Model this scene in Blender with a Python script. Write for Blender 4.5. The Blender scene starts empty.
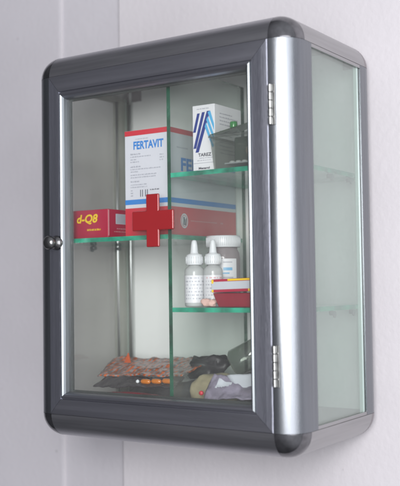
import bpy, bmesh, math, random
from mathutils import Vector, Matrix, noise
random.seed(7)
S = bpy.context.scene
COL = S.collection

# ------------------------------------------------------------------ camera
W, H, D, R = 0.3513, 0.45, 0.205, 0.0274          # cabinet width, height, depth, edge radius (metres)
yaw, pitch, roll = 0.58696, 0.04287, -0.013618
F = Vector((-math.sin(yaw)*math.cos(pitch), math.cos(yaw)*math.cos(pitch), math.sin(pitch)))
Rt = Vector((math.cos(yaw), math.sin(yaw), 0)); U = Rt.cross(F)
r_ = Rt*math.cos(roll)+U*math.sin(roll); u_ = -Rt*math.sin(roll)+U*math.cos(roll)
cam = bpy.data.cameras.new("camera"); camo = bpy.data.objects.new("camera", cam); COL.objects.link(camo)
M = Matrix((r_, u_, -F)).transposed().to_4x4(); M.translation = Vector((0.7777, -0.8102, 0.1775))
camo.matrix_world = M
cam.sensor_fit = 'HORIZONTAL'; cam.sensor_width = 36; cam.lens = 0.93*1000/400*36
cam.clip_start = 0.02; cam.clip_end = 50
cam.dof.use_dof = True; cam.dof.focus_distance = 1.04; cam.dof.aperture_fstop = 6.3
S.camera = camo

# ------------------------------------------------------------------ room light and added fill
w = bpy.data.worlds.new("World"); S.world = w; w.use_nodes = True
nt = w.node_tree; nt.nodes.clear()
tc = nt.nodes.new('ShaderNodeTexCoord')
dot = nt.nodes.new('ShaderNodeVectorMath'); dot.operation = 'DOT_PRODUCT'
dot.inputs[1].default_value = Vector((0.86, -0.42, 0.30)).normalized()
nt.links.new(tc.outputs['Generated'], dot.inputs[0])
cr = nt.nodes.new('ShaderNodeValToRGB')
el = cr.color_ramp.elements
el[0].position = 0.0; el[0].color = (0.068, 0.07, 0.078, 1)
el[1].position = 1.0; el[1].color = (0.75, 0.76, 0.82, 1)
e = el.new(0.5); e.color = (0.165, 0.165, 0.182, 1)
mp = nt.nodes.new('ShaderNodeMapRange'); mp.inputs[1].default_value = -1
nt.links.new(dot.outputs['Value'], mp.inputs[0]); nt.links.new(mp.outputs[0], cr.inputs[0])
bg = nt.nodes.new('ShaderNodeBackground'); bg.inputs[1].default_value = 1.0
ow = nt.nodes.new('ShaderNodeOutputWorld')
nt.links.new(cr.outputs[0], bg.inputs[0]); nt.links.new(bg.outputs[0], ow.inputs[0])

def area(name, loc, tgt, sx, sy, power, col):
    l = bpy.data.lights.new(name, 'AREA'); l.shape = 'RECTANGLE'; l.size = sx; l.size_y = sy
    l.energy = power; l.color = col
    o = bpy.data.objects.new(name, l); COL.objects.link(o); o.location = loc
    o.rotation_euler = (Vector(tgt)-Vector(loc)).to_track_quat('-Z', 'Y').to_euler()
    return o
area("window_light", (1.95, -1.45, 0.35), (0.25, 0.1, 0.15), 1.9, 2.2, 40, (0.97, 0.97, 1.0))
area("interior_fill", (0.98, -1.40, 0.38), (0.15, 0.1, 0.2), 0.6, 0.6, 31, (1.0, 0.98, 0.97))  # fill lamp added near the camera to brighten the cabinet interior

S.view_settings.view_transform = 'Standard'; S.view_settings.look = 'None'
S.view_settings.exposure = 0.0; S.view_settings.gamma = 1
S.render.engine = 'CYCLES'
S.cycles.max_bounces = 16; S.cycles.transparent_max_bounces = 32; S.cycles.transmission_bounces = 12
S.cycles.glossy_bounces = 6; S.cycles.diffuse_bounces = 4
S.cycles.caustics_reflective = False; S.cycles.caustics_refractive = False
S.cycles.use_denoising = True
S.cycles.filter_width = 2.0

# ------------------------------------------------------------------ materials
def mat(name, col, rough=0.5, metal=0.0, bump=0.0, bscale=200, var=0.0, vscale=30, stretch=(1, 1, 1), **kw):
    m = bpy.data.materials.new(name); m.use_nodes = True
    n = m.node_tree; b = n.nodes['Principled BSDF']
    b.inputs['Base Color'].default_value = (*col, 1); b.inputs['Roughness'].default_value = rough
    b.inputs['Metallic'].default_value = metal
    for k, v in kw.items(): b.inputs[k.replace('_', ' ')].default_value = v
    t = n.nodes.new('ShaderNodeTexCoord'); mpn = n.nodes.new('ShaderNodeMapping')
    mpn.inputs['Scale'].default_value = stretch; n.links.new(t.outputs['Object'], mpn.inputs[0])
    if var > 0:
        nz = n.nodes.new('ShaderNodeTexNoise'); nz.inputs['Scale'].default_value = vscale; nz.inputs['Detail'].default_value = 5
        n.links.new(mpn.outputs[0], nz.inputs[0])
        mr = n.nodes.new('ShaderNodeMapRange'); mr.inputs[1].default_value = 0.3; mr.inputs[2].default_value = 0.7
        mr.inputs[3].default_value = 1-var; mr.inputs[4].default_value = 1+var
        n.links.new(nz.outputs[0], mr.inputs[0])
        hs = n.nodes.new('ShaderNodeHueSaturation'); hs.inputs['Color'].default_value = (*col, 1)
        n.links.new(mr.outputs[0], hs.inputs['Value']); n.links.new(hs.outputs[0], b.inputs['Base Color'])
        mr2 = n.nodes.new('ShaderNodeMapRange'); mr2.inputs[1].default_value = 0.3; mr2.inputs[2].default_value = 0.7
        mr2.inputs[3].default_value = max(0.02, rough*(1-var)); mr2.inputs[4].default_value = min(1, rough*(1+var))
        n.links.new(nz.outputs[0], mr2.inputs[0]); n.links.new(mr2.outputs[0], b.inputs['Roughness'])
    if bump > 0:
        nb = n.nodes.new('ShaderNodeTexNoise'); nb.inputs['Scale'].default_value = bscale; nb.inputs['Detail'].default_value = 4
        n.links.new(mpn.outputs[0], nb.inputs[0])
        bn = n.nodes.new('ShaderNodeBump'); bn.inputs['Strength'].default_value = bump; bn.inputs['Distance'].default_value = 0.001
        n.links.new(nb.outputs[0], bn.inputs['Height']); n.links.new(bn.outputs[0], b.inputs['Normal'])
    return m

def glass(name, tint=(0.93, 0.97, 0.95), ior=1.5, haze=0.0, hcol=(0.5, 0.55, 0.53), rough=0.0, dusty=0.0):
    m = bpy.data.materials.new(name); m.use_nodes = True; n = m.node_tree; n.nodes.clear(); L = n.links.new
    out = n.nodes.new('ShaderNodeOutputMaterial')
    tr = n.nodes.new('ShaderNodeBsdfTransparent'); tr.inputs[0].default_value = (*tint, 1)
    gl = n.nodes.new('ShaderNodeBsdfGlossy'); gl.inputs['Roughness'].default_value = rough; gl.inputs[0].default_value = (1, 1, 1, 1)
    ge = n.nodes.new('ShaderNodeNewGeometry'); ma = n.nodes.new('ShaderNodeMath'); ma.operation = 'MULTIPLY_ADD'
    ma.inputs[1].default_value = 1/ior-ior; ma.inputs[2].default_value = ior
    L(ge.outputs['Backfacing'], ma.inputs[0])
    fr = n.nodes.new('ShaderNodeFresnel'); L(ma.outputs[0], fr.inputs[0])
    base = tr
    if haze > 0:
        df = n.nodes.new('ShaderNodeBsdfDiffuse'); df.inputs[0].default_value = (*hcol, 1)
        tl = n.nodes.new('ShaderNodeBsdfTranslucent'); tl.inputs[0].default_value = (*hcol, 1)
        m1 = n.nodes.new('ShaderNodeMixShader'); m1.inputs[0].default_value = 0.35; L(df.outputs[0], m1.inputs[1]); L(tl.outputs[0], m1.inputs[2])
        m2 = n.nodes.new('ShaderNodeMixShader'); L(tr.outputs[0], m2.inputs[1]); L(m1.outputs[0], m2.inputs[2])
        if dusty > 0:
            t = n.nodes.new('ShaderNodeTexCoord'); nz = n.nodes.new('ShaderNodeTexNoise'); nz.inputs['Scale'].default_value = 14; nz.inputs['Detail'].default_value = 6
            L(t.outputs['Object'], nz.inputs[0]); mr = n.nodes.new('ShaderNodeMapRange'); mr.inputs[1].default_value = 0.3; mr.inputs[2].default_value = 0.7
            mr.inputs[3].default_value = haze-dusty; mr.inputs[4].default_value = haze+dusty; L(nz.outputs[0], mr.inputs[0]); L(mr.outputs[0], m2.inputs[0])
        else: m2.inputs[0].default_value = haze
        base = m2
    mx = n.nodes.new('ShaderNodeMixShader'); L(fr.outputs[0], mx.inputs[0]); L(base.outputs[0], mx.inputs[1]); L(gl.outputs[0], mx.inputs[2])
    L(mx.outputs[0], out.inputs[0])
    return m

M_wall = mat('wall_paint', (0.465, 0.450, 0.475), 0.7, bump=0.25, bscale=60, var=0.02, vscale=3)
M_wall2 = mat('shaded_wall_paint', (0.41, 0.40, 0.43), 0.7, bump=0.25, bscale=60, var=0.02, vscale=3)  # darker copy of the wall paint; shade on the left put into the colour
for M_ in (M_wall, M_wall2):
    n = M_.node_tree; L = n.links.new; b = n.nodes['Principled BSDF']; src = b.inputs['Base Color'].links[0].from_socket
    t = n.nodes.new('ShaderNodeTexCoord'); vo = n.nodes.new('ShaderNodeTexVoronoi'); vo.inputs['Scale'].default_value = 16; L(t.outputs['Object'], vo.inputs[0])
    nz = n.nodes.new('ShaderNodeTexNoise'); nz.inputs['Scale'].default_value = 5; nz.inputs['Detail'].default_value = 7; L(t.outputs['Object'], nz.inputs[0])
    mr = n.nodes.new('ShaderNodeMapRange'); mr.inputs[1].default_value = 0.012; mr.inputs[2].default_value = 0.040; mr.inputs[3].default_value = 0.72; mr.inputs[4].default_value = 1; L(vo.outputs['Distance'], mr.inputs[0])
    m2 = n.nodes.new('ShaderNodeMapRange'); m2.inputs[1].default_value = 0.3; m2.inputs[2].default_value = 0.7; m2.inputs[3].default_value = 0.95; m2.inputs[4].default_value = 1.05; L(nz.outputs[0], m2.inputs[0])
    mu = n.nodes.new('ShaderNodeMath'); mu.operation = 'MULTIPLY'; L(mr.outputs[0], mu.inputs[0]); L(m2.outputs[0], mu.inputs[1])
    mx = n.nodes.new('ShaderNodeMix'); mx.data_type = 'RGBA'; mx.blend_type = 'MULTIPLY'; mx.inputs[0].default_value = 1
    L(src, mx.inputs[6]); L(mu.outputs[0], mx.inputs[7]); L(mx.outputs[2], b.inputs['Base Color'])
    bn = [q for q in n.nodes if q.type == 'BUMP'][0]; bn.inputs['Strength'].default_value = 0.5
    [q for q in n.nodes if q.type == 'TEX_NOISE' and q.outputs[0].links and q.outputs[0].links[0].to_node == bn][0].inputs['Scale'].default_value = 130
AL = dict(bump=0.10, bscale=700, var=0.08, vscale=40)
M_al_v = mat('aluminium_upright', (0.235, 0.25, 0.27), 0.28, 1.0, stretch=(6, 6, .25), **AL)
M_al_b = mat('dull_aluminium_lit', (0.66, 0.68, 0.67), 0.50, 0.75, stretch=(6, 6, .25), **AL)  # back left post: brightness put into a lighter colour than the other posts
M_highlight = mat('highlight_metal', (0.70, 0.72, 0.72), 0.38, 1.0, var=.1, vscale=30, stretch=(1, 1, .2))  # metal of the rods that stand for highlights
M_al_x = mat('aluminium_rail', (0.39, 0.392, 0.415), 0.33, 1.0, stretch=(.25, 6, 6), **AL)
M_al_y = mat('aluminium_side_rail', (0.42, 0.415, 0.42), 0.36, 1.0, stretch=(6, .25, 6), **AL)
M_door = mat('anodised_door_rail', (0.38, 0.385, 0.43), 0.31, 1.0, bump=0.22, bscale=500, var=0.10, vscale=26, stretch=(.15, 4, 4))
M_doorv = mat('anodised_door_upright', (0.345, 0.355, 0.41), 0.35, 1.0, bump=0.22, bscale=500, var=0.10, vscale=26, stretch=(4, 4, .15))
M_bead = mat('bright_bead', (0.22, 0.24, 0.255), 0.42, 1.0, var=.1, vscale=40, stretch=(2, 2, .2))
M_cap = mat('corner_cap_plastic', (0.22, 0.22, 0.23), 0.09, 1.0, var=0.3, vscale=90)
M_cap_g = mat('corner_cap_grey', (0.22, 0.20, 0.21), 0.4, 0.3)
M_rubber = mat('gasket_rubber', (0.02, 0.025, 0.024), 0.6)
M_back = mat('back_board', (0.84, 0.86, 0.85), 0.55, var=0.03, vscale=8)
M_floor = mat('bottom_board', (0.30, 0.29, 0.28), 0.6, var=0.1, vscale=20)
M_gl = glass('door_glass', (0.975, 0.985, 0.98), 1.5, haze=0.028, dusty=0.024, hcol=(.6, .6, .6))
M_gs = glass('side_glass', (0.86, 0.92, 0.89), 1.5, haze=0.30, hcol=(0.57, 0.61, 0.59), dusty=0.05)
M_gsl = glass('left_side_glass', (0.93, 0.94, 0.91), 1.5, haze=0.26, hcol=(0.72, 0.71, 0.66), dusty=0.04)
M_sh = glass('shelf_glass', (0.95, 0.975, 0.96), 1.5, haze=0.035, hcol=(.5, .6, .55), dusty=0.03)
M_gedge = mat('glass_edge_green', (0.004, 0.065, 0.034), 0.2, var=0.5, vscale=60, Specular_IOR_Level=0.8)
M_gedge2 = mat('shelf_edge_green_glint', (0.016, 0.23, 0.145), 0.14, var=0.75, vscale=45, Specular_IOR_Level=0.9)  # strong tone variation stands for bright glints along the green edges
M_sedge = mat('side_glass_edge', (0.38, 0.47, 0.44), 0.2)
M_chrome = mat('chrome', (0.55, 0.55, 0.54), 0.22, 1.0, var=0.2, vscale=150)
M_hinge = mat('hinge_steel', (0.32, 0.325, 0.32), 0.35, 1.0, var=0.2, vscale=150)
M_knob = mat('knob_metal', (0.20, 0.20, 0.20), 0.16, 1.0)
M_dark = mat('screw_dark', (0.02, 0.02, 0.02), 0.4)
M_cross = mat('cross_red', (0.215, 0.012, 0.015), 0.28, var=0.05, vscale=20, Coat_Weight=0.3)
M_clip = mat('clip_plastic', (0.10, 0.12, 0.12), 0.35)

M_paper = mat('white_card', (0.57, 0.575, 0.63), 0.5, bump=0.1, bscale=120, var=0.02, vscale=20)
M_paper2 = mat('white_card_gloss', (0.66, 0.665, 0.69), 0.4, bump=0.1, bscale=120, var=0.02, vscale=20)
M_red = mat('red_ink', (0.52, 0.018, 0.035), 0.4, var=0.04, vscale=40)
M_mag = mat('crimson_card', (0.34, 0.006, 0.035), 0.4, bump=0.1, bscale=120, var=0.05, vscale=40)
M_magd = mat('dark_crimson', (0.22, 0.006, 0.02), 0.45, bump=0.4, bscale=70, var=0.1, vscale=40)
M_blue = mat('blue_ink', (0.02, 0.19, 0.55), 0.4)
M_navy = mat('navy_ink', (0.008, 0.028, 0.20), 0.4)
M_sky = mat('light_blue_ink', (0.07, 0.36, 0.62), 0.4)
M_ink = mat('black_ink', (0.07, 0.07, 0.09), 0.5)
M_gink = mat('grey_ink', (0.34, 0.35, 0.40), 0.5)
M_yel = mat('yellow_ink', (0.75, 0.50, 0.01), 0.4)
M_pink = mat('pale_red_ink', (0.60, 0.30, 0.32), 0.5)
M_lab = mat('grey_label', (0.45, 0.47, 0.52), 0.5)
M_wpl = mat('white_plastic', (0.62, 0.64, 0.66), 0.32, var=0.02, vscale=50, Subsurface_Weight=0.0)
M_bot = glass('bottle_plastic', (0.92, 0.93, 0.93), 1.35, haze=0.55, hcol=(0.82, 0.84, 0.84), rough=0.08)
M_jar = glass('jar_plastic', (0.62, 0.55, 0.58), 1.4, haze=0.35, hcol=(0.78, 0.72, 0.74), rough=0.05)
M_liq = mat('bottle_liquid', (0.80, 0.82, 0.82), 0.2)
M_pills = mat('jar_contents', (0.68, 0.62, 0.64), 0.6, bump=0.8, bscale=160, var=0.3, vscale=150)
M_clear = glass('clear_tray', (0.78, 0.80, 0.77), 1.5, haze=0.20, hcol=(0.20, 0.22, 0.21), rough=0.05)
M_lid = glass('green_smoky_lid', (0.50, 0.60, 0.50), 1.5, haze=0.38, hcol=(0.08, 0.12, 0.08), rough=0.06, dusty=.1)
M_smoke = glass('smoky_jar', (0.62, 0.66, 0.62), 1.6, haze=0.15, hcol=(0.14, 0.15, 0.14), rough=0.03)
M_beige = mat('beige_pouch', (0.30, 0.27, 0.17), 0.5, bump=0.5, bscale=60, var=0.15, vscale=40)
M_blk = mat('black_bag_plastic', (0.02, 0.02, 0.022), 0.5, bump=0.3, bscale=80)
M_grey = mat('grey_bag_plastic', (0.10, 0.10, 0.105), 0.28, bump=0.8, bscale=60, var=0.35, vscale=50)
M_greyp = mat('pale_grey_pouch', (0.22, 0.20, 0.26), 0.3, bump=0.6, bscale=70, var=0.4, vscale=60)
M_foil = mat('foil_strip', (0.06, 0.055, 0.06), 0.3, 0.4, bump=0.6, bscale=120, var=0.4, vscale=80)
M_amber = mat('amber_capsule', (0.50, 0.15, 0.012), 0.12, Coat_Weight=0.5)
M_tanpink = mat('pinkish_cotton', (0.58, 0.38, 0.33), 0.8, bump=0.9, bscale=120, var=0.15, vscale=100)
M_grn = mat('green_cap', (0.02, 0.18, 0.04), 0.25)
M_white = mat('white_flap', (0.45, 0.48, 0.52), 0.4, bump=0.3, bscale=80)
M_oran = mat('orange_red_ink', (0.50, 0.09, 0.02), 0.35, bump=0.5, bscale=90, var=0.3, vscale=90)

def stripe_mat():
    m = mat('striped_wrapper', (0.5, 0.1, 0.02), 0.25, bump=0.7, bscale=70)
    n = m.node_tree; L = n.links.new; b = n.nodes['Principled BSDF']
    t = n.nodes.new('ShaderNodeTexCoord'); mpn = n.nodes.new('ShaderNodeMapping'); mpn.inputs['Rotation'].default_value = (0, math.radians(28), math.radians(12))
    wv = n.nodes.new('ShaderNodeTexWave'); wv.inputs['Scale'].default_value = 55; wv.inputs['Distortion'].default_value = 1.1; wv.inputs['Detail'].default_value = 3
    wv.inputs['Detail Scale'].default_value = 2.5
    L(t.outputs['Object'], mpn.inputs[0]); L(mpn.outputs[0], wv.inputs[0])
    c = n.nodes.new('ShaderNodeValToRGB'); q = c.color_ramp.elements
    q[0].position = 0.36; q[0].color = (0.55, 0.12, 0.025, 1); q[1].position = 0.60; q[1].color = (0.30, 0.26, 0.26, 1)
    x = q.new(0.48); x.color = (0.48, 0.13, 0.05, 1)
    L(wv.outputs['Color'], c.inputs[0])
    nz = n.nodes.new('ShaderNodeTexNoise'); nz.inputs['Scale'].default_value = 170; nz.inputs['Detail'].default_value = 3; L(t.outputs['Object'], nz.inputs[0])
    r2 = n.nodes.new('ShaderNodeMapRange'); r2.inputs[1].default_value = .45; r2.inputs[2].default_value = .56; r2.inputs[3].default_value = .4; L(nz.outputs[0], r2.inputs[0])
    mx = n.nodes.new('ShaderNodeMix'); mx.data_type = 'RGBA'; mx.blend_type = 'MULTIPLY'; mx.inputs[0].default_value = 1
    L(c.outputs[0], mx.inputs[6]); L(r2.outputs[0], mx.inputs[7]); L(mx.outputs[2], b.inputs['Base Color'])
    return m
M_stripe = stripe_mat()

# ------------------------------------------------------------------ mesh helpers
class MB:
    def __init__(s): s.bm = bmesh.new()
    def face(s, pts, mi=0, smooth=False):
        f = s.bm.faces.new([s.bm.verts.new(p) for p in pts]); f.material_index = mi; f.smooth = smooth; return f
    def box(s, a, b, mi=0, mis=None, mtx=None):
        x0, y0, z0 = a; x1, y1, z1 = b
        v = [Vector(p) for p in ((x0,y0,z0),(x1,y0,z0),(x1,y1,z0),(x0,y1,z0),(x0,y0,z1),(x1,y0,z1),(x1,y1,z1),(x0,y1,z1))]
        if mtx: v = [mtx @ p for p in v]
        v = [s.bm.verts.new(p) for p in v]
        fs = ((0,3,2,1),(4,5,6,7),(0,1,5,4),(1,2,6,5),(2,3,7,6),(3,0,4,7))   # bottom top front right back left
        for k, f in enumerate(fs):
            q = s.bm.faces.new([v[i] for i in f]); q.material_index = mis[k] if mis else mi
        return s
    def prism(s, prof, fn, t0, t1, mi=0, smooth=False):
        """prof: 2-D points, fn(a,b,t)->xyz"""
        n = len(prof)
        A = [s.bm.verts.new(fn(a, b, t0)) for a, b in prof]; B = [s.bm.verts.new(fn(a, b, t1)) for a, b in prof]
        for i in range(n):
            f = s.bm.faces.new([A[i], A[(i+1) % n], B[(i+1) % n], B[i]]); f.material_index = mi; f.smooth = smooth
        f = s.bm.faces.new(A[::-1]); f.material_index = mi
        f = s.bm.faces.new(B); f.material_index = mi
        return s
    def lathe(s, prof, c, seg=32, mi=0, axis='z', caps=True, mtx=None):
        rings = []
        for rr, h in prof:
            ring = []
            for k in range(seg):
                a = 2*math.pi*k/seg; p = (rr*math.cos(a), rr*math.sin(a), h)
                if axis == 'y': p = (p[0], p[2], p[1])
                if axis == 'x': p = (p[2], p[0], p[1])
                p = Vector(p)
                if mtx: p = mtx @ p
                ring.append(s.bm.verts.new(Vector(c)+p))
            rings.append(ring)
        for i in range(len(rings)-1):
            for k in range(seg):
                f = s.bm.faces.new([rings[i][k], rings[i][(k+1) % seg], rings[i+1][(k+1) % seg], rings[i+1][k]])
                f.material_index = mi; f.smooth = True
        if caps:
            f = s.bm.faces.new(rings[0][::-1]); f.material_index = mi
            f = s.bm.faces.new(rings[-1]); f.material_index = mi
        return s
    def build(s, name, mats, parent=None, bevel=0.0, origin=None, normals=True, smooth_angle=None, subsurf=0):
        bm = s.bm
        bmesh.ops.remove_doubles(bm, verts=bm.verts, dist=1e-6)
        if normals: bmesh.ops.recalc_face_normals(bm, faces=bm.faces)
        off = Vector((0, 0, 0))
        if parent is not None:
            q = parent
            while q is not None: off += q.location; q = q.parent
        elif origin is not None: off = Vector(origin)
        for v in bm.verts: v.co -= off
        me = bpy.data.meshes.new(name); bm.to_mesh(me); bm.free()
        for m in (mats if isinstance(mats, (list, tuple)) else [mats]): me.materials.append(m)
        o = bpy.data.objects.new(name, me); COL.objects.link(o)
        if parent is not None: o.parent = parent
        elif origin is not None: o.location = off
        if bevel > 0:
            b = o.modifiers.new('bevel', 'BEVEL'); b.width = bevel; b.segments = 3; b.limit_method = 'ANGLE'; b.angle_limit = math.radians(40)
            b.harden_normals = False
            for p in me.polygons: p.use_smooth = True
            b2 = o.modifiers.new('wn', 'WEIGHTED_NORMAL'); b2.keep_sharp = False
        if subsurf:
            ss = o.modifiers.new('sub', 'SUBSURF'); ss.levels = subsurf; ss.render_levels = subsurf
            for p in me.polygons: p.use_smooth = True
        return o

def build_print(mb, name, mats, parent):
    """print on a carton: the front and the side each become a piece of their own"""
    mb.bm.normal_update()
    other = MB(); mp_ = {}
    side = [f for f in mb.bm.faces if abs(f.normal.x) > abs(f.normal.y)]
    front = [f for f in mb.bm.faces if abs(f.normal.x) <= abs(f.normal.y)]
    if side and front:
        for f in side: other.face([v.co.copy() for v in f.verts], f.material_index)
        bmesh.ops.delete(mb.bm, geom=side, context='FACES')
        other.build(name, mats, parent, normals=False)
    return mb.build(name, mats, parent, normals=False)

def thing(name, loc, label, cat, group=None):
    o = bpy.data.objects.new(name, None); COL.objects.link(o); o.location = loc; o.empty_display_size = 0.02
    o['label'] = label; o['category'] = cat
    if group: o['group'] = group
    return o
def tag(o, label, cat, group=None):
    o['label'] = label; o['category'] = cat
    if group: o['group'] = group
    return o

def text_polys(txt, bold=0.0):
    cu = bpy.data.curves.new('t', 'FONT'); cu.body = txt; cu.size = 1; cu.offset = bold; cu.resolution_u = 3
    o = bpy.data.objects.new('t', cu); COL.objects.link(o)
    dg = bpy.context.evaluated_depsgraph_get(); me = bpy.data.meshes.new_from_object(o.evaluated_get(dg))
    vs = [v.co.copy() for v in me.vertices]; fs = [list(p.vertices) for p in me.polygons]
    bpy.data.objects.remove(o); bpy.data.curves.remove(cu); bpy.data.meshes.remove(me)
    x0 = min(v.x for v in vs); x1 = max(v.x for v in vs); y0 = min(v.y for v in vs); y1 = max(v.y for v in vs)
    return [((v.x-x0)/(x1-x0), (v.y-y0)/(y1-y0)) for v in vs], fs
def add_text(mb, txt, fn, a0, a1, b0, b1, mi=0, bold=0.02, slant=0.0):
    vs, fs = text_polys(txt, bold)
    V = [mb.bm.verts.new(fn(a0+(a1-a0)*(x+slant*y), b0+(b1-b0)*y)) for x, y in vs]
    for f in fs:
        try: q = mb.bm.faces.new([V[i] for i in f]); q.material_index = mi
        except ValueError: pass
def quad(mb, fn, pts, mi=0):
    mb.face([fn(a, b) for a, b in pts], mi)
def rect(mb, fn, a0, a1, b0, b1, mi=0): quad(mb, fn, ((a0, b0), (a1, b0), (a1, b1), (a0, b1)), mi)
def words(mb, fn, a0, a1, b, h, mi=0, rnd=random, wmin=.0012, wmax=.0042):
    a = a0
    while a < a1-0.0008:
        l = min(rnd.uniform(wmin, wmax), a1-a)
        x = a
        while x < a+l-0.0002:                                  # letters too small to read, as tiny separate strokes
            ll = rnd.uniform(.0004, .0007); rect(mb, fn, x, min(x+ll, a+l), b, b+h*rnd.uniform(.7, 1.15), mi); x += ll+.00022
        a += l+0.0008

# ------------------------------------------------------------------ the setting
Yw = D+0.0015
b = MB(); b.prism([(-0.033, Yw-.0035), (-0.030, Yw-0.006), (2.6, Yw-0.006), (2.6, Yw+0.1), (-0.033, Yw+0.1)], lambda a, c, t: (a, c, t), -1.2, 1.8)
# the strip of wall between the step and the corner
o = b.build('wall', M_wall); o['kind'] = 'structure'
o.location.y = 0.006
b = MB(); b.box((-0.150, Yw+0.004, -1.2), (-0.0325, Yw+0.1, 1.8)); o = b.build('recessed_wall', M_wall2); o['kind'] = 'structure'
b = MB(); b.prism([(-0.140, Yw+0.1), (-0.140, Yw+0.0030), (-0.1415, Yw+0.0015), (-0.145, Yw+0.0010), (-1.6, Yw+0.0010), (-1.6, Yw+0.1)],
    lambda a, c, t: (a, c, t), -1.2, 1.8)
o = b.build('side_wall', M_wall2); o['kind'] = 'structure'
# hairline bead in the corner of the plaster
b = MB(); b.box((-0.1398, Yw+0.0010, -1.2), (-0.1382, Yw+0.0045, 1.8)); o = b.build('wall_bead', M_wall, bevel=0.001); o['kind'] = 'structure'

# ------------------------------------------------------------------ medicine cabinet
CAB = thing('medicine_cabinet', (W/2, D/2, 0), 'grey aluminium and glass wall cabinet with rounded edges and dark corner caps, holding medicines', 'cabinet')
T = 0.0022; G = 0.0148
def profile(fa, fb, n=14):
    p = []
    if fa > 0: p.append((R+fa, 0))
    for k in range(n+1):
        a = math.pi/2*k/n; p.append((R-R*math.sin(a), R-R*math.cos(a)))
    if fb > 0: p.append((0, R+fb))
    p.append((T, R+fb))
    for k in range(n+1):
        a = math.pi/2*(1-k/n); p.append((R-(R-T)*math.sin(a), R-(R-T)*math.cos(a)))
    if fa > 0: p.append((R+fa, T))
    q = []
    for x in p:
        if not q or (abs(x[0]-q[-1][0])+abs(x[1]-q[-1][1])) > 1e-7: q.append(x)
    return q
def member(name, kind, sx, sy, sz, fa, fb, m):
    """a,b: distances inwards from the two faces that the round joins"""
    X = (lambda a: a) if sx < 0 else (lambda a: W-a)
    Y = (lambda a: a) if sy < 0 else (lambda a: D-a)
    Z = (lambda a: a) if sz < 0 else (lambda a: H-a)
    g = 0.0003
    mb = MB()
    if kind == 'z': mb.prism(profile(fa, fb), lambda a, c, t: (X(a), Y(c), t), R+g, H-R-g, smooth=True)   # a along x, b along y
    if kind == 'x': mb.prism(profile(fa, fb), lambda a, c, t: (t, Y(c), Z(a)), R+g, W-R-g, smooth=True)   # a along z (depth below top), b along y
    if kind == 'y': mb.prism(profile(fa, fb), lambda a, c, t: (X(c), t, Z(a)), R+g, D-R-g, smooth=True)   # a along z, b along x
    o = mb.build(name, m, CAB)
    es = o.modifiers.new('es', 'EDGE_SPLIT'); es.split_angle = math.radians(35)
    return o
for sx in (-1, 1):
    member('corner_post', 'z', sx, -1, 0, 0, G, M_al_v)
    member('corner_post', 'z', sx, 1, 0, 0, D-R-0.1638+(.012 if sx < 0 else 0), M_al_b if sx < 0 else M_al_v)
for sz in (-1, 1):
    member('front_rail', 'x', 0, -1, sz, 0, 0.012, M_al_x)
    member('back_rail', 'x', 0, 1, sz, 0, 0.012, M_al_x)
    for sx in (-1, 1):
        o = member('side_rail', 'y', sx, 0, sz, 0, 0.012, M_al_y)
        xa = .0002 if sx < 0 else W-.0022; za = R+.0004 if sz < 0 else H-R-.0039
        MB().box((xa, R+G+.0003, za), (xa+.002, .1635, za+.0035)).build('glass_lip', M_al_y, o)
def cap(sx, sy, sz, m):
    mb = MB(); n = 10; grid = []
    X = (lambda a: a) if sx < 0 else (lambda a: W-a)
    Y = (lambda a: a) if sy < 0 else (lambda a: D-a)
    Z = (lambda a: a) if sz < 0 else (lambda a: H-a)
    rr = R*1.004
    def P(i, j):
        th = math.pi/2*i/n; ph = math.pi/2*j/n
        d = (math.sin(th)*math.cos(ph), math.sin(th)*math.sin(ph), math.cos(th))
        return (X(R-rr*d[0]), Y(R-rr*d[1]), Z(R-rr*d[2]))
    for i in range(n):
        for j in range(n):
            pts = [P(i, j), P(i+1, j), P(i+1, j+1), P(i, j+1)]
            if i == 0: pts = [pts[0], pts[1], pts[2]]
            mb.face(pts, 0, True)
    c = (X(R), Y(R), Z(R))
    for k in range(n):
        mb.face([P(k, 0), P(k+1, 0), c]); mb.face([P(k, n), P(k+1, n), c]); mb.face([P(n, k), P(n, k+1), c])
    o = mb.build('corner_cap', m, CAB)
    es = o.modifiers.new('es', 'EDGE_SPLIT'); es.split_angle = math.radians(40)
for sx in (-1, 1):
    for sy in (-1, 1):
        for sz in (-1, 1): cap(sx, sy, sz, M_cap if sy < 0 else M_cap_g)
# panels
MB().box((R+.002, .0300, H-.0035), (W-R-.002, .1750, H-.0028)).build('top_panel', M_al_y, CAB)
MB().box((.0128, .1805, .0308), (W-.0128, .1830, H-.0042)).build('back_panel', M_back, CAB)
MB().box((.0066, .016, .0275), (W-.0066, .1835, .0305)).build('bottom_panel', M_floor, CAB)
# inner back edge strips that carry the board
MB().box((.0085, .1775, .0308), (.0126, .1832, H-.0042)).build('board_strip', M_al_b, CAB)
def pane(name, a, b, m, me, par, edge_faces):
    mis = [1 if k in edge_faces else 0 for k in range(6)]
    return MB().box(a, b, mis=mis).build(name, [m, me], par)
# side glass: slides behind the flanges
pane('side_glass', (W-.0062, R+.004, R-.004), (W-.0026, D-R-.002, H-R+.004), M_gs, M_sedge, CAB, (4,))
MB().box((W-.0066, D-R-.0190, R+.002), (W-.0024, D-R-.0150, H-R-.002)).build('glass_channel', M_sedge, CAB)
pane('side_glass', (.0026, R+.004, R-.004), (.0062, D-R-.002, H-R+.004), M_gsl, M_sedge, CAB, (4,))
for xx, yy in ((.0088, .1500), (.0112, .1745)):  # bright rods added to stand for the vertical highlights on the back post
    MB().lathe([(.0019, R+.004), (.0019, H-R-.004)], (xx, yy, 0), 16).build('highlight_rod', M_highlight, CAB)
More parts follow.
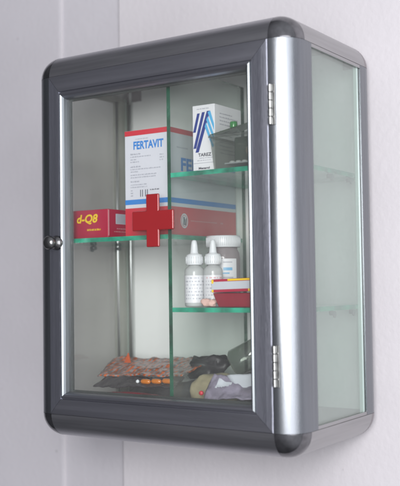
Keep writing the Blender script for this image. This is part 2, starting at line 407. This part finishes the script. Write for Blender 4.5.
# divider and shelves
XD = 0.1852
DV = pane('divider', (XD-.0024, .021, .0308), (XD+.0024, .1800, H-.030), M_sh, M_gedge, CAB, (0, 1, 2, 4))
def shelf(x0, x1, z, y0=.020):
    o = pane('shelf', (x0, y0, z-.005), (x1, .1798, z), M_sh, M_gedge2, CAB, (2, 3, 4, 5)); return o
Z1, Z2, ZL = 0.2985, 0.1510, 0.2315
for x0, x1, z in ((XD+.0028, W-.0066, Z1), (XD+.0028, W-.0066, Z2), (.0066, XD-.0028, ZL)):
    s_ = shelf(x0, x1, z)
    for yy in (.046, .100, .150):
        for xx, sg in (((x1, -1),) if x1 > .3 else ((x0, 1),)):
            mb = MB(); mb.lathe([(.0026, 0), (.0026, .006)], (xx if sg > 0 else xx-.006, yy, z-.0078), 14, axis='x')
            mb.lathe([(.0038, 0), (.0038, .0012)], (xx if sg > 0 else xx-.0012, yy, z-.0090), 14, axis='x')
            mb.build('shelf_clip', M_clip, s_)

# ---- door
dx0, dx1, dz0, dz1 = R+.0004, W-R-.0004, R+.0004, H-R-.0004
ix0, ix1, iz0, iz1 = .0512, .2970, .0535, .3945
def door_member(mb, A, B, a, c):
    """mitred frame side between outer corners A,B and inner corners a,c (x,z), with a stepped section"""
    def lerp(p, q, t): return (p[0]+(q[0]-p[0])*t, p[1]+(q[1]-p[1])*t)
    sec = [(0.0, .0040), (0.0, -.0006), (.03, -.0016), (.26, -.0019), (.69, -.0019), (.71, -.0006), (.735, -.0006), (.76, -.0022), (.83, -.0030), (.90, -.0018), (.96, .0005), (1.0, .0045), (1.0, .0110), (.5, .0110)]
    n = len(sec); PA = []; PB = []
    for t, y in sec:
        p = lerp(A, a, t); q = lerp(B, c, t)
        # 0.15 mm gap at the mitre
        d = Vector((q[0]-p[0], q[1]-p[1])).normalized()*0.00018
        PA.append(mb.bm.verts.new((p[0]+d.x, y, p[1]+d.y))); PB.append(mb.bm.verts.new((q[0]-d.x, y, q[1]-d.y)))
    for i in range(n):
        j = (i+1) % n
        f = mb.bm.faces.new([PA[i], PA[j], PB[j], PB[i]]); f.material_index = 1 if 6 <= i <= 11 and i < n-1 else 0
    mb.bm.faces.new(PA[::-1]); mb.bm.faces.new(PB)
mb = MB()
O = [(dx0, dz0), (dx1, dz0), (dx1, dz1), (dx0, dz1)]; I = [(ix0, iz0), (ix1, iz0), (ix1, iz1), (ix0, iz1)]
ROOT_D = None
for k in (1, 3): door_member(mb, O[k], O[(k+1) % 4], I[k], I[(k+1) % 4])
for k in (0, 2): door_member(mb, O[k], O[(k+1) % 4], I[k], I[(k+1) % 4])
DOOR = mb.build('door', [M_door, M_bead, M_doorv], CAB)
for f in DOOR.data.polygons:
    # the bead only shines on the uprights
    zz = [DOOR.data.vertices[i].co.z for i in f.vertices]
    xx = [DOOR.data.vertices[i].co.x for i in f.vertices]
    if f.material_index == 1 and (max(zz)-min(zz)) < 0.1: f.material_index = 0
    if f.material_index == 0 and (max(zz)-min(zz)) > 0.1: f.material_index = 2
pane('door_glass', (ix0-.006, .0050, iz0-.006), (ix1+.006, .0085, iz1+.006), M_gl, M_gedge, DOOR, (0, 1, 3, 5))
mb = MB()
for a, c in (((ix0, iz0), (ix1, iz0+.0022)), ((ix0, iz1-.0022), (ix1, iz1)), ((ix0, iz0+.0022), (ix0+.0022, iz1-.0022)), ((ix1-.0028, iz0+.0022), (ix1, iz1-.0022))):
    mb.box((a[0], .0087, a[1]), (c[0], .0118, c[1]))
mb.build('gasket', M_rubber, DOOR)
# knob
mb = MB(); kx, kz = .0405, .2262
mb.lathe([(.0001, -.0208), (.0036, -.0204), (.0066, -.0190), (.0080, -.0166), (.0080, -.0148), (.0066, -.0126), (.0048, -.0108), (.0046, -.0080), (.0070, -.0062), (.0084, -.0045), (.0086, -.0020)], (kx, 0, kz), 28, axis='y')
mb.build('knob', M_knob, DOOR)
# red cross fixed on the glass
def cross(cx, cz, w, hh, t, ta):
    rr = .0016; pts = []
    raw = [(-t, -hh), (t, -hh), (t, -ta), (w, -ta), (w, ta), (t, ta), (t, hh), (-t, hh), (-t, ta), (-w, ta), (-w, -ta), (-t, -ta)]
    return [(cx+a, cz+c) for a, c in raw]
mb = MB(); mb.prism(cross(.1756, .2462, .0278, .0290, .0086, .0108), lambda a, c, t: (a, t, c), .0016, .0048)
mb.build('red_cross', M_cross, DOOR, bevel=.0014)
# hinges (knuckle and two leaves each)
for zc in (.3548, .0940):
    mb = MB(); hh = .0205
    mb.box((.3275, -.0016, zc-hh), (.3315, .0004, zc+hh))
    for k in range(5):
        z0 = zc-hh+k*hh*2/5
        mb.lathe([(.0020, z0+.0003), (.0020, z0+hh*2/5-.0003)], (.3266, -.0024, 0), 14)
    h = mb.build('hinge', M_hinge, CAB, bevel=.0003)
    for zz in (zc+hh*.62, zc-hh*.62):
        mb = MB(); mb.lathe([(.0012, -.0017), (.0009, -.0021)], (.3298, 0, zz), 12, axis='y'); mb.build('screw', M_chrome, h)

# ------------------------------------------------------------------ contents
e0 = 0.00025
def FR(y): return lambda a, c: (a, y-e0, c)          # print on a face towards -y
def SD(x): return lambda a, c: (x+e0, a, c)          # print on a face towards +x

# --- tall white box with the blue name
x0, x1, y0, y1, z0, z1 = .1140, .1768, .0330, .1745, ZL+.0004, .3535
T1 = thing('medicine_box', ((x0+x1)/2, (y0+y1)/2, z0), 'large white medicine carton with red band, blue stripe and blue name, on the left shelf', 'medicine box')
MB().box((x0, y0, z0), (x1, y1, z1)).build('carton', M_paper, T1, bevel=.0009)
mb = MB(); f = FR(y0); g_ = SD(x1); i_ = 0.0004
for fn, a0, a1 in ((f, x0+i_, x1-i_), (g_, y0+i_, y1-i_)):
    rect(mb, fn, a0, a1, z1-.0062, z1-i_, 0)
    rect(mb, fn, a0, a1, z0+i_, z0+.0320, 0)
    rect(mb, fn, a0, a1, z0+.0362, z0+.0418, 1)
build_print(mb, 'printed_bands', [M_red, M_blue], T1)
mb = MB()
add_text(mb, 'FERTAVIT', f, .1270, .1695, .3310, .3405, 0, .035)
add_text(mb, 'FERTAVIT', g_, .0560, .1560, .3050, .3205, 0, .035)
build_print(mb, 'printed_name', M_blue, T1)
mb = MB(); rnd = random.Random(3)
words(mb, f, .1300, .1480, .3425, .0010, 0, rnd)
for zz, a1 in ((.3250, .137), (.3222, .152), (.3190, .131), (.3162, .136), (.3105, .137), (.3078, .165), (.3050, .134), (.3012, .160), (.2984, .158), (.2935, .135), (.2900, .146), (.2872, .146)):
    words(mb, f, .1225, a1, zz, .0013 if zz not in (.3250, .3105, .2935) else .0017, 0, rnd)
for zz in (.3222, .3190, .3162): words(mb, f, .1640, .1700, zz, .0013, 0, rnd)
for zz in (.2835, .2805, .2775): words(mb, f, .1225, .1260, zz, .0013, 0, rnd)
for a in (.1360, .1388, .1430, .1458): rect(mb, f, a, a+.0011, .2765, .2845, 1)
words(mb, f, .1500, .1640, .2832, .0014, 1, rnd)
words(mb, g_, .0480, .0700, .3310, .0016, 0, rnd)
words(mb, g_, .1000, .1620, .2985, .0012, 0, rnd)
build_print(mb, 'small_print', [M_gink, M_ink], T1)
mb = MB()
def disc(mb, fn, ca, cb, ra, rb, mi, n=28, r0=None):
    if r0 is None: quad(mb, fn, [(ca+ra*math.cos(2*math.pi*k/n), cb+rb*math.sin(2*math.pi*k/n)) for k in range(n)], mi)
    else:
        for k in range(n):
            a, c = 2*math.pi*k/n, 2*math.pi*(k+1)/n
            quad(mb, fn, [(ca+ra*math.cos(a), cb+rb*math.cos(0)*math.sin(a)), (ca+ra*math.cos(c), cb+rb*math.sin(c)), (ca+ra*r0*math.cos(c), cb+rb*r0*math.sin(c)), (ca+ra*r0*math.cos(a), cb+rb*r0*math.sin(a))], mi)
g2 = lambda a, c: (x1+2*e0, a, c); g3 = lambda a, c: (x1+3*e0, a, c)
disc(mb, g2, .0610, z0+.0165, .0075, .0085, 0, r0=.80)
disc(mb, g2, .0610, z0+.0165, .0052, .0062, 0)
disc(mb, g3, .0600, z0+.0195, .0014, .0016, 1)
quad(mb, g3, [(.0585, z0+.0115), (.0605, z0+.0115), (.0625, z0+.0185), (.0590, z0+.0185)], 1)
quad(mb, g3, [(.0610, z0+.0115), (.0640, z0+.0115), (.0655, z0+.0195), (.0640, z0+.0195)], 1)
words(mb, g2, .0740, .1300, z0+.0165, .0012, 2, rnd); words(mb, g2, .1380, .1450, z0+.0160, .0022, 2, rnd)
build_print(mb, 'printed_emblem', [M_paper, M_ink, M_pink], T1)

# --- crimson box to its left
x0, x1, y0, y1, z0, z1 = .0100, .0915, .0290, .0940, ZL+.0004, .2652
T2 = thing('medicine_box', ((x0+x1)/2, (y0+y1)/2, z0), 'long low crimson carton with yellow lettering at the left end of the left shelf', 'medicine box')
MB().box((x0, y0, z0), (x1, y1, z1)).build('carton', M_mag, T2, bevel=.0007)
f = FR(y0); g_ = SD(x1); mb = MB()
add_text(mb, 'd-Q8', f, .0430, .0745, .2480, .2600, 0, .03, slant=.08)
build_print(mb, 'printed_name', M_yel, T2)
mb = MB(); words(mb, f, .0600, .0805, .2405, .0022, 0, rnd)
words(mb, g_, .0450, .0700, .2420, .0012, 2, rnd); words(mb, g_, .0400, .0700, .2385, .0010, 2, rnd)
rect(mb, g_, y0+.0003, y0+.0018, z0+.002, z1-.001, 2)
rect(mb, g_, .0430, .0720, .2480, .2600, 1)
for k in range(9): rect(mb, lambda a, c: (x1+2*e0, a, c), .0445, .0705, .2490+k*.0012, .2496+k*.0012, 3)
build_print(mb, 'small_print', [M_yel, M_lab, M_pink, M_gink], T2)

# --- white box with the striped A emblem, upper right shelf
x0, x1, y0, y1, z0, z1 = .2045, .2335, .0400, .0960, Z1+.0004, .3735
T3 = thing('medicine_box', ((x0+x1)/2, (y0+y1)/2, z0), 'small upright white carton with slanting navy and light blue bars on the top right shelf', 'medicine box')
MB().box((x0, y0, z0), (x1, y1, z1)).build('carton', M_paper2, T3, bevel=.0005)
f = FR(y0); mb = MB(); wd = x1-x0; ht = z1-z0; fb_ = FR(y0-2*e0)
P3 = lambda s, t: (x0+s*wd, z0+t*ht)
def bar(mb, s0, t0, s1, t1, w_, mi):
    quad(mb, FR(y0-e0*.5) if mi else f, [P3(s0, t0), P3(s0+w_, t0), P3(s1+w_, t1), P3(s1, t1)], mi)
bar(mb, .02, .60, .22, .88, .12, 0); bar(mb, .03, .36, .44, .89, .13, 0); bar(mb, .12, .30, .66, .90, .15, 0)
for q, pl in enumerate(([(.70, .88), (.98, .60), (.98, .70), (.82, .90)], [(.63, .77), (.98, .43), (.98, .53), (.70, .82)], [(.56, .67), (.90, .35), (.96, .38), (.62, .73)])):
    quad(mb, FR(y0-e0*(.5+q*.1)), [P3(*c_) for c_ in pl], 1)
build_print(mb, 'printed_emblem', [M_navy, M_sky], T3)
mb = MB(); add_text(mb, 'TAREZ', f, *[x0+wd*.24, x0+wd*.84], z0+ht*.235, z0+ht*.285, 0, .03)
add_text(mb, 'Menarol', f, x0+wd*.26, x0+wd*.76, z0+ht*.045, z0+ht*.080, 0, .04)
rect(mb, f, x0+.001, x1-.001, z0+ht*.135, z0+ht*.142, 1)
words(mb, f, x0+wd*.3, x0+wd*.9, z0+ht*.205, .0010, 1, rnd); words(mb, f, x0+wd*.2, x0+wd*.8, z0+ht*.170, .0010, 1, rnd)
words(mb, f, x0+wd*.2, x0+wd*.8, z0+ht*.935, .0012, 1, rnd)
gg = SD(x1)
for k in range(12):
    if k != 4: words(mb, gg, y0+.010, y0+(.05 if k % 3 else .036), z1-.010-k*.0040, .0013, 1, rnd)
build_print(mb, 'small_print', [M_ink, M_gink], T3)

# --- clear tray with odds and ends beside it
T4 = thing('plastic_tray', (.268, .060, Z1), 'smoky clear plastic tray with raised lid at the right end of the top shelf', 'tray')
zb = Z1+.0004
def frustum(mb, b0, b1, t0, t1, zb, zt, th=.0008, mi=0):
    (bx0, by0), (bx1, by1) = b0, b1; (tx0, ty0), (tx1, ty1) = t0, t1
    out = [[(bx0,by0,zb),(bx1,by0,zb),(bx1,by1,zb),(bx0,by1,zb)], [(tx0,ty0,zt),(tx1,ty0,zt),(tx1,ty1,zt),(tx0,ty1,zt)]]
    for k in range(4):
        j = (k+1) % 4; mb.face([out[0][k], out[0][j], out[1][j], out[1][k]], mi)
    mb.face(out[0][::-1], mi)
mb = MB(); frustum(mb, (.2385, .0300), (.2965, .0860), (.2355, .0270), (.2990, .0890), zb, zb+.0350)
mb.box((.2340, .0255, zb+.0345), (.3005, .0275, zb+.0368)); mb.box((.2340, .0885, zb+.0345), (.3005, .0905, zb+.0368))
mb.box((.2340, .0275, zb+.0345), (.2360, .0885, zb+.0368)); mb.box((.2985, .0275, zb+.0345), (.3005, .0885, zb+.0368))
mb.build('tray_body', M_clear, T4)
mb = MB(); mb.face([(.2350, .0270, zb+.0372), (.3000, .0270, zb+.0485), (.3000, .0880, zb+.0660), (.2350, .0880, zb+.0480)])
o = mb.build('lid', M_lid, T4); sm = o.modifiers.new('s', 'SOLIDIFY'); sm.thickness = .0009
T4b = thing('medicine_strip', (.268, .055, zb+.001), 'stack of pale blister strips lying inside the smoky clear tray', 'blister strip')
mb = MB(); mb.box((.2460, .0400, zb+.0010), (.2900, .0700, zb+.0022), mtx=None)
mb.box((.2480, .0360, zb+.0060), (.2880, .0660, zb+.0072)); mb.build('foil', M_white, T4b)
mb = MB()
for i in range(5):
    for j in range(2): mb.lathe([(.0036, .0072), (.0034, .0092), (.0020, .0102), (.0001, .0104)], (.2525+i*.0078, .0450+j*.012, zb), 14)
mb.build('pill_pocket', M_wpl, T4b)
mb = MB(); mb.lathe([(.0001, 0), (.0060, .0004), (.0068, .003), (.0068, .009), (.0050, .0118), (.0001, .0122)], (.2800, .0370, zb+.0190), 20, axis='y')
tag(mb.build('round_tin', mat('tin_buff', (.34, .28, .22), .35), origin=(.2800, .0430, zb+.0120)), 'small buff round pot standing on edge in the smoky clear tray', 'pot')
mb = MB(); mb.lathe([(.0038, .0), (.0042, .001), (.0042, .006), (.0036, .0070), (.0001, .0072)], (.2480, .0560, zb+.0478), 18)
tag(mb.build('bottle_cap', M_grn, origin=(.2480, .0560, zb+.0478)), 'small green bottle cap lying on the lid of the smoky tray', 'cap')
mb = MB()
mb.box((.2400, .0690, zb+.0010), (.2950, .0845, zb+.0400))
M_dgrn = mat('dark_green_wrap', (0.025, 0.05, 0.032), 0.22, bump=0.8, bscale=90, var=0.4, vscale=60)
tag(mb.build('dark_packet', M_dgrn, origin=(.267, .077, zb), bevel=.002), 'dark green packet standing at the back of the smoky clear tray', 'packet')

# --- dropper bottles
def dropper(cx, cy, zb, rad, label, seed):
    t = thing('dropper_bottle', (cx, cy, zb), label, 'bottle', 'white capped dropper bottles')
    k = rad/.0110
    mb = MB(); mb.lathe([(.0001, .0002), (.0098*k, .0002), (.0110*k, .0016), (.0110*k, .0385), (.0104*k, .0415), (.0080*k, .0440), (.0062*k, .0450), (.0062*k, .0475)], (cx, cy, zb), 36)
    mb.build('bottle_body', M_bot, t)
    mb = MB(); mb.lathe([(.0001, .0010), (.0100*k, .0010), (.0102*k, .0240), (.0001, .0240)], (cx, cy, zb), 28, caps=False); mb.build('liquid', M_liq, t)
    mb = MB(); n = 40; a0 = math.radians(-155+seed*8); a1 = math.radians(15+seed*8)
    def LP(u, v, off=0): 
        a = a0+(a1-a0)*u; rr = .01108*k+off; return (cx+rr*math.cos(a), cy+rr*math.sin(a), zb+.0045+v*.0300)
    for i in range(n): mb.face([LP(i/n, 0), LP((i+1)/n, 0), LP((i+1)/n, 1), LP(i/n, 1)], 0, True)
    rn = random.Random(seed)
    for row in range(7):
        v = .88-row*.125; u = .20
        while u < .85:
            l = rn.uniform(.03, .12); m_ = max(2, int(l*40))
            for q in range(m_): 
                if rn.random() < .8: mb.face([LP(u+l*q/m_, v, .0001), LP(u+l*(q+.7)/m_, v, .0001), LP(u+l*(q+.7)/m_, v+.05, .0001), LP(u+l*q/m_, v+.05, .0001)], 1 if (row or seed < 2) else 2)
            u += l+.04
    mb.build('paper_label', [M_paper2, M_gink, M_pink], t, normals=False)
    mb = MB(); prof = [(.0070*k, .0460), (.0090*k, .0462), (.0092*k, .0475)]
    prof += [(.0092*k, .0555), (.0086*k, .0575), (.0050*k, .0585)]
    prof += [(.0044*k, .0600), (.0036*k, .0680), (.0030*k, .0715), (.0022*k, .0735), (.0001, .0738)]
    mb.lathe(prof, (cx, cy, zb), 36, caps=False)
    for q in range(24):
        a = 2*math.pi*q/24; c_ = Vector((cx+.0092*k*math.cos(a), cy+.0092*k*math.sin(a), zb))
        mb.lathe([(.0004, .0478), (.0004, .0552)], c_, 6)
    mb.build('dropper_cap', M_wpl, t)
dropper(.2010, .0450, Z2+.0003, .0112, 'dropper bottle with white nozzle cap next to the glass divider', 1)
dropper(.2240, .0475, Z2+.0003, .0106, 'dropper bottle with white nozzle cap behind the red and yellow carton', 2)

# --- wide jar behind
cx, cy, zb = .2135, .0860, Z2+.0003
T5 = thing('pill_jar', (cx, cy, zb), 'wide white lidded plastic jar standing behind the two dropper bottles', 'jar')
MB().lathe([(.0001, .0002), (.0175, .0002), (.0192, .0022), (.0192, .0540), (.0182, .0600), (.0160, .0640), (.0158, .0690)], (cx, cy, zb), 44).build('jar_body', M_jar, T5)
MB().lathe([(.0001, .0012), (.0176, .0012), (.0178, .0300), (.0001, .0330)], (cx, cy, zb), 30, caps=False).build('contents', M_pills, T5)
mb = MB(); mb.lathe([(.0190, .0660), (.0196, .0668), (.0196, .0775), (.0188, .0792), (.0001, .0796)], (cx, cy, zb), 48)
for q in range(60):
    a = 2*math.pi*q/60; mb.lathe([(.0002, .0675), (.0004, .0770)], (cx+.0196*math.cos(a), cy+.0196*math.sin(a), zb), 5)
mb.build('lid', M_wpl, T5)
mb = MB(); n = 24; a0, a1 = math.radians(-80), math.radians(-10)
def JP(u, v, off=0): a = a0+(a1-a0)*u; rr = .01935+off; return (cx+rr*math.cos(a), cy+rr*math.sin(a), zb+.0200+v*.0330)
for i in range(n): mb.face([JP(i/n, 0), JP((i+1)/n, 0), JP((i+1)/n, 1), JP(i/n, 1)], 0, True)
for row, (ua, ub, v, hh, mi) in enumerate(((.3, .75, .60, .10, 1), (.25, .6, .48, .05, 1), (.3, .8, .34, .04, 2), (.3, .7, .22, .04, 2), (.3, .75, .86, .04, 2))):
    m_ = 12
    for q in range(m_): mb.face([JP(ua+(ub-ua)*q/m_, v, .0001), JP(ua+(ub-ua)*(q+.75)/m_, v, .0001), JP(ua+(ub-ua)*(q+.75)/m_, v+hh, .0001), JP(ua+(ub-ua)*q/m_, v+hh, .0001)], mi)
mb.build('paper_label', [M_paper2, M_sky, M_gink], T5, normals=False)

# --- cartons at the front of the lower shelf
RZ = lambda ang, c: Matrix.Translation(c) @ Matrix.Rotation(math.radians(ang), 4, 'Z') @ Matrix.Translation(-Vector(c))
zb = Z2+.0004
c = (.268, .045, zb)
mb = MB(); mb.box((.2420, .0290, zb), (.3000, .0560, zb+.0150), mtx=Matrix.Identity(4))
for v in mb.bm.verts:
    if v.co.z > zb+.01: v.co.x -= .006 if v.co.x < .27 else 0; v.co.y -= .002
tag(mb.build('medicine_packet', M_magd, origin=c, bevel=.0012), 'flat dark crimson packet under the red and yellow carton on the lower shelf', 'packet')
T6 = thing('medicine_box', (.268, .043, zb+.0152), 'slim red and yellow carton with pale band lying on the dark crimson packet', 'medicine box')
mt = Matrix.Translation((.268, .043, zb+.0156)) @ Matrix.Rotation(math.radians(-1.5), 4, 'Y') @ Matrix.Rotation(math.radians(4), 4, 'Z') @ Matrix.Translation((-.268, -.043, -(zb+.0156)))
def mq(mb, a, bb, mi, y=.0248): mb.face([mt @ Vector(p) for p in ((a[0], y, a[1]), (bb[0], y, a[1]), (bb[0], y, bb[1]), (a[0], y, bb[1]))], mi)
za = zb+.0164
MB().box((.2365, .0250, za), (.3000, .0600, za+.0140), mtx=mt).build('carton', M_mag, T6, bevel=.0006)
mb = MB(); mq(mb, (.2368, za+.0030), (.2998, za+.0112), 0); mq(mb, (.2560, za+.0118), (.2995, za+.0137), 1); mq(mb, (.2800, za+.0003), (.2995, za+.0030), 1)
mq(mb, (.2366, za+.0095), (.2392, za+.0135), 1, .0247); mq(mb, (.2366, za+.0003), (.2388, za+.0030), 1, .0247)
mb.face([mt @ Vector(p) for p in ((.2560, .0255, za+.01415), (.2995, .0255, za+.01415), (.2995, .0590, za+.01415), (.2560, .0590, za+.01415))], 1)
mb.face([mt @ Vector(p) for p in ((.23625, .0255, za+.003), (.23625, .0255, za+.0110), (.23625, .0590, za+.0110), (.23625, .0590, za+.003))], 0)
mb.build('printed_bands', [M_lab, M_yel], T6, normals=False)

def blob(name, m, c, sx, sy, sz, label, cat, seed=0, amp=.35, fr=60, parent=None, sub=4, flat=True, tilt=(0, 0, 0)):
    bm = bmesh.new(); bmesh.ops.create_icosphere(bm, subdivisions=sub, radius=1)
    rot = Matrix.Rotation(math.radians(tilt[2]), 4, 'Z') @ Matrix.Rotation(math.radians(tilt[1]), 4, 'Y') @ Matrix.Rotation(math.radians(tilt[0]), 4, 'X')
    for v in bm.verts:
        d = v.co.copy()
        d = Vector([math.copysign(abs(q)**.6, q) for q in d])
        p = Vector((d.x*sx, d.y*sy, d.z*sz))
        nn = noise.noise(p*fr+Vector((seed*7.1, seed, 3)))-.7*abs(noise.noise(p*fr*1.4+Vector((2, seed, 5))))+.15+.3*noise.noise(p*fr*2.3+Vector((seed, 9, seed)))
        p *= 1+amp*nn
        v.co = rot @ p
    zmin = min(v.co.z for v in bm.verts)
    for v in bm.verts: v.co.z -= zmin
    for f_ in bm.faces: f_.smooth = True
    me = bpy.data.meshes.new(name); bm.to_mesh(me); bm.free(); me.materials.append(m)
    o = bpy.data.objects.new(name, me); COL.objects.link(o); o.location = c
    if parent: o.parent = parent; o.location = Vector(c)-parent.location
    else: tag(o, label, cat)
    return o
blob('cotton_wad', M_tanpink, (.2300, .0290, Z2+.0003), .0085, .0050, .0042, 'small pinkish wad at the front edge of the lower shelf', 'wad', 2, fr=150)

# --- bottom of the cabinet, left: striped wrapper and capsule strip
FZ = .0308
def sheet(name, mats, corners, nx, ny, amp, fr, seed, parent=None, thick=.0015, mi=None, origin=None, puff=0.0):
    """a crumpled sheet over a quadrilateral p00,p10,p11,p01"""
    p00, p10, p11, p01 = [Vector(q) for q in corners]; bm = bmesh.new(); V = []
    for j in range(ny+1):
        for i in range(nx+1):
            s, t = i/nx, j/ny; p = p00*(1-s)*(1-t)+p10*s*(1-t)+p11*s*t+p01*(1-s)*t
            nn = noise.noise(p*fr+Vector((seed, 0, 0)))+.5*noise.noise(p*fr*2.4+Vector((0, seed, 0)))
            p = p+Vector((.25*amp*nn, -.4*amp*nn, amp*nn+puff*math.sin(math.pi*s)**.5*math.sin(math.pi*t)**.5)); V.append(bm.verts.new(p))
    for j in range(ny):
        for i in range(nx):
            f_ = bm.faces.new([V[j*(nx+1)+i], V[j*(nx+1)+i+1], V[(j+1)*(nx+1)+i+1], V[(j+1)*(nx+1)+i]]); f_.smooth = True
            if mi: f_.material_index = mi(i/nx, j/ny)
    off = Vector(origin) if origin else Vector((0, 0, 0))
    if parent: off = parent.location.copy()
    for v in bm.verts: v.co -= off
    me = bpy.data.meshes.new(name); bm.to_mesh(me); bm.free()
    for m in mats: me.materials.append(m)
    o = bpy.data.objects.new(name, me); COL.objects.link(o)
    if parent: o.parent = parent
    else: o.location = off
    s_ = o.modifiers.new('s', 'SOLIDIFY'); s_.thickness = thick; s_.offset = 0
    return o
blob('medicine_pouch', M_grey, (.125, .112, FZ), .062, .030, .0150, 'dark grey pouch lying under the orange striped wrapper on the cabinet floor', 'pouch', 5, fr=45, amp=.2)
o = sheet('striped_wrapper', [M_stripe], [(.056, .050, .0680), (.180, .050, .0740), (.182, .122, .0880), (.028, .118, .0840)], 60, 30, .0030, 55, 4, origin=(.11, .09, .070))
tag(o, 'crumpled orange and white striped wrapper lying across the cabinet floor', 'wrapper')
mb = MB(); mb.prism([(0, 0), (.010, 0), (.006, .012)], lambda a, c_, t: (.0545+a+.012, t, .0815+c_), .088, .0895)
tag(mb.build('torn_corner', M_oran, origin=(.07, .089, .081)), 'upturned orange paper tip sticking up behind the striped wrapper', 'paper scrap')
T7 = thing('capsule_strip', (.12, .045, .060), 'dark foil strip with a row of amber capsules in front of the striped wrapper', 'blister strip')
sheet('foil', [M_foil], [(.0660, .0300, .0580), (.1830, .0300, .0630), (.1820, .0500, .0720), (.0680, .0500, .0680)], 40, 10, .0018, 110, 8, parent=T7, thick=.0012)
mb = MB()
for k in range(3):
    cx = .1385+k*.0150; s_ = .0068
    q = Matrix.Rotation(math.radians(-24), 4, 'X')
    prof = [(.0001, -s_), (.0016, -s_*.93), (.0026, -s_*.7), (.0029, -s_*.4), (.0029, s_*.4), (.0026, s_*.7), (.0016, s_*.93), (.0001, s_)]
    mb = MB(); mb.lathe(prof, (cx, .0360, .0668+k*.0009), 18, axis='x'); mb.build('capsule', M_amber, T7)
mb = MB(); mb.lathe([(.0001, -.002), (.0020, -.001), (.0022, .001), (.0001, .0026)], (.1270, .0360, .0662), 14); mb.build('pill', M_wpl, T7)
blob('medicine_pouch', M_magd, (.120, .036, FZ), .052, .0105, .0108, 'dull red pouch lying at the front of the cabinet floor beneath the capsule strip', 'pouch', 11, fr=70, amp=.18)
# --- bottom right
blob('plastic_bag', M_grey, (.255, .118, FZ), .050, .034, .0215, 'dark grey crumpled plastic bag heaped in the bottom right of the cabinet', 'bag', 3, fr=45, amp=.3)
blob('beige_pouch', M_beige, (.2160, .0580, FZ), .0250, .0170, .0215, 'beige pouch next to the foot of the glass divider', 'pouch', 9, fr=50, amp=.22, tilt=(0, -10, 0))
T8 = sheet('pale_pouch', [M_greyp, M_white], [(.2200, .0300, .0520), (.2950, .0300, .0560), (.2900, .0520, .0620), (.2260, .0440, .0800)], 30, 16, .0030, 90, 21, origin=(.25, .03, .05),
    mi=lambda s, t: 1 if (.10 < s < .34 and .30+(s-.10)*1.6 < t < .80) else 0)
tag(T8, 'mauve grey clear pouch leaning at the front beside the white folded paper', 'pouch')
T8b = sheet('folded_paper', [M_white], [(.2420, .0440, .0780), (.2600, .0440, .0560), (.2950, .0440, .0590), (.2780, .0520, .0800)], 12, 8, .0015, 70, 31, origin=(.27, .045, .05))
tag(T8b, 'white folded paper between the mauve grey pouch and the smoky jar', 'paper')
mb = MB(); mb.lathe([(.0001, 0), (.0022, .0004), (.0026, .0020), (.0022, .0036), (.0001, .004)], (.2190, .0262, .0590), 14, axis='y')
tag(mb.build('red_cap', M_red, origin=(.219, .0262, .0590)), 'tiny red cap at the front near the beige pouch', 'cap')
blob('black_bag', M_blk, (.181, .100, FZ+.030), .024, .013, .0125, 'small crumpled black plastic bag behind the beige pouch', 'bag', 14, fr=95, amp=.55)
# smoky glass jar lying down
T9 = thing('smoky_jar', (.256, .070, .083), 'smoky dark glass jar lying tipped at the bottom right beside the door frame', 'jar')
mtx = Matrix.Rotation(math.radians(62), 4, 'Y') @ Matrix.Rotation(math.radians(-18), 4, 'X')
mb = MB(); mb.lathe([(.0001, -.022), (.0125, -.022), (.0150, -.019), (.0152, .010), (.0120, .016), (.0105, .018), (.0105, .0200)], (.2560, .0700, .0980), 36, mtx=mtx); mb.build('jar_body', M_smoke, T9)
mb = MB(); mb.lathe([(.0122, .0185), (.0126, .0190), (.0126, .0270), (.0118, .0280), (.0001, .0280)], (.2560, .0700, .0980), 36, mtx=mtx); mb.build('lid', M_chrome, T9)
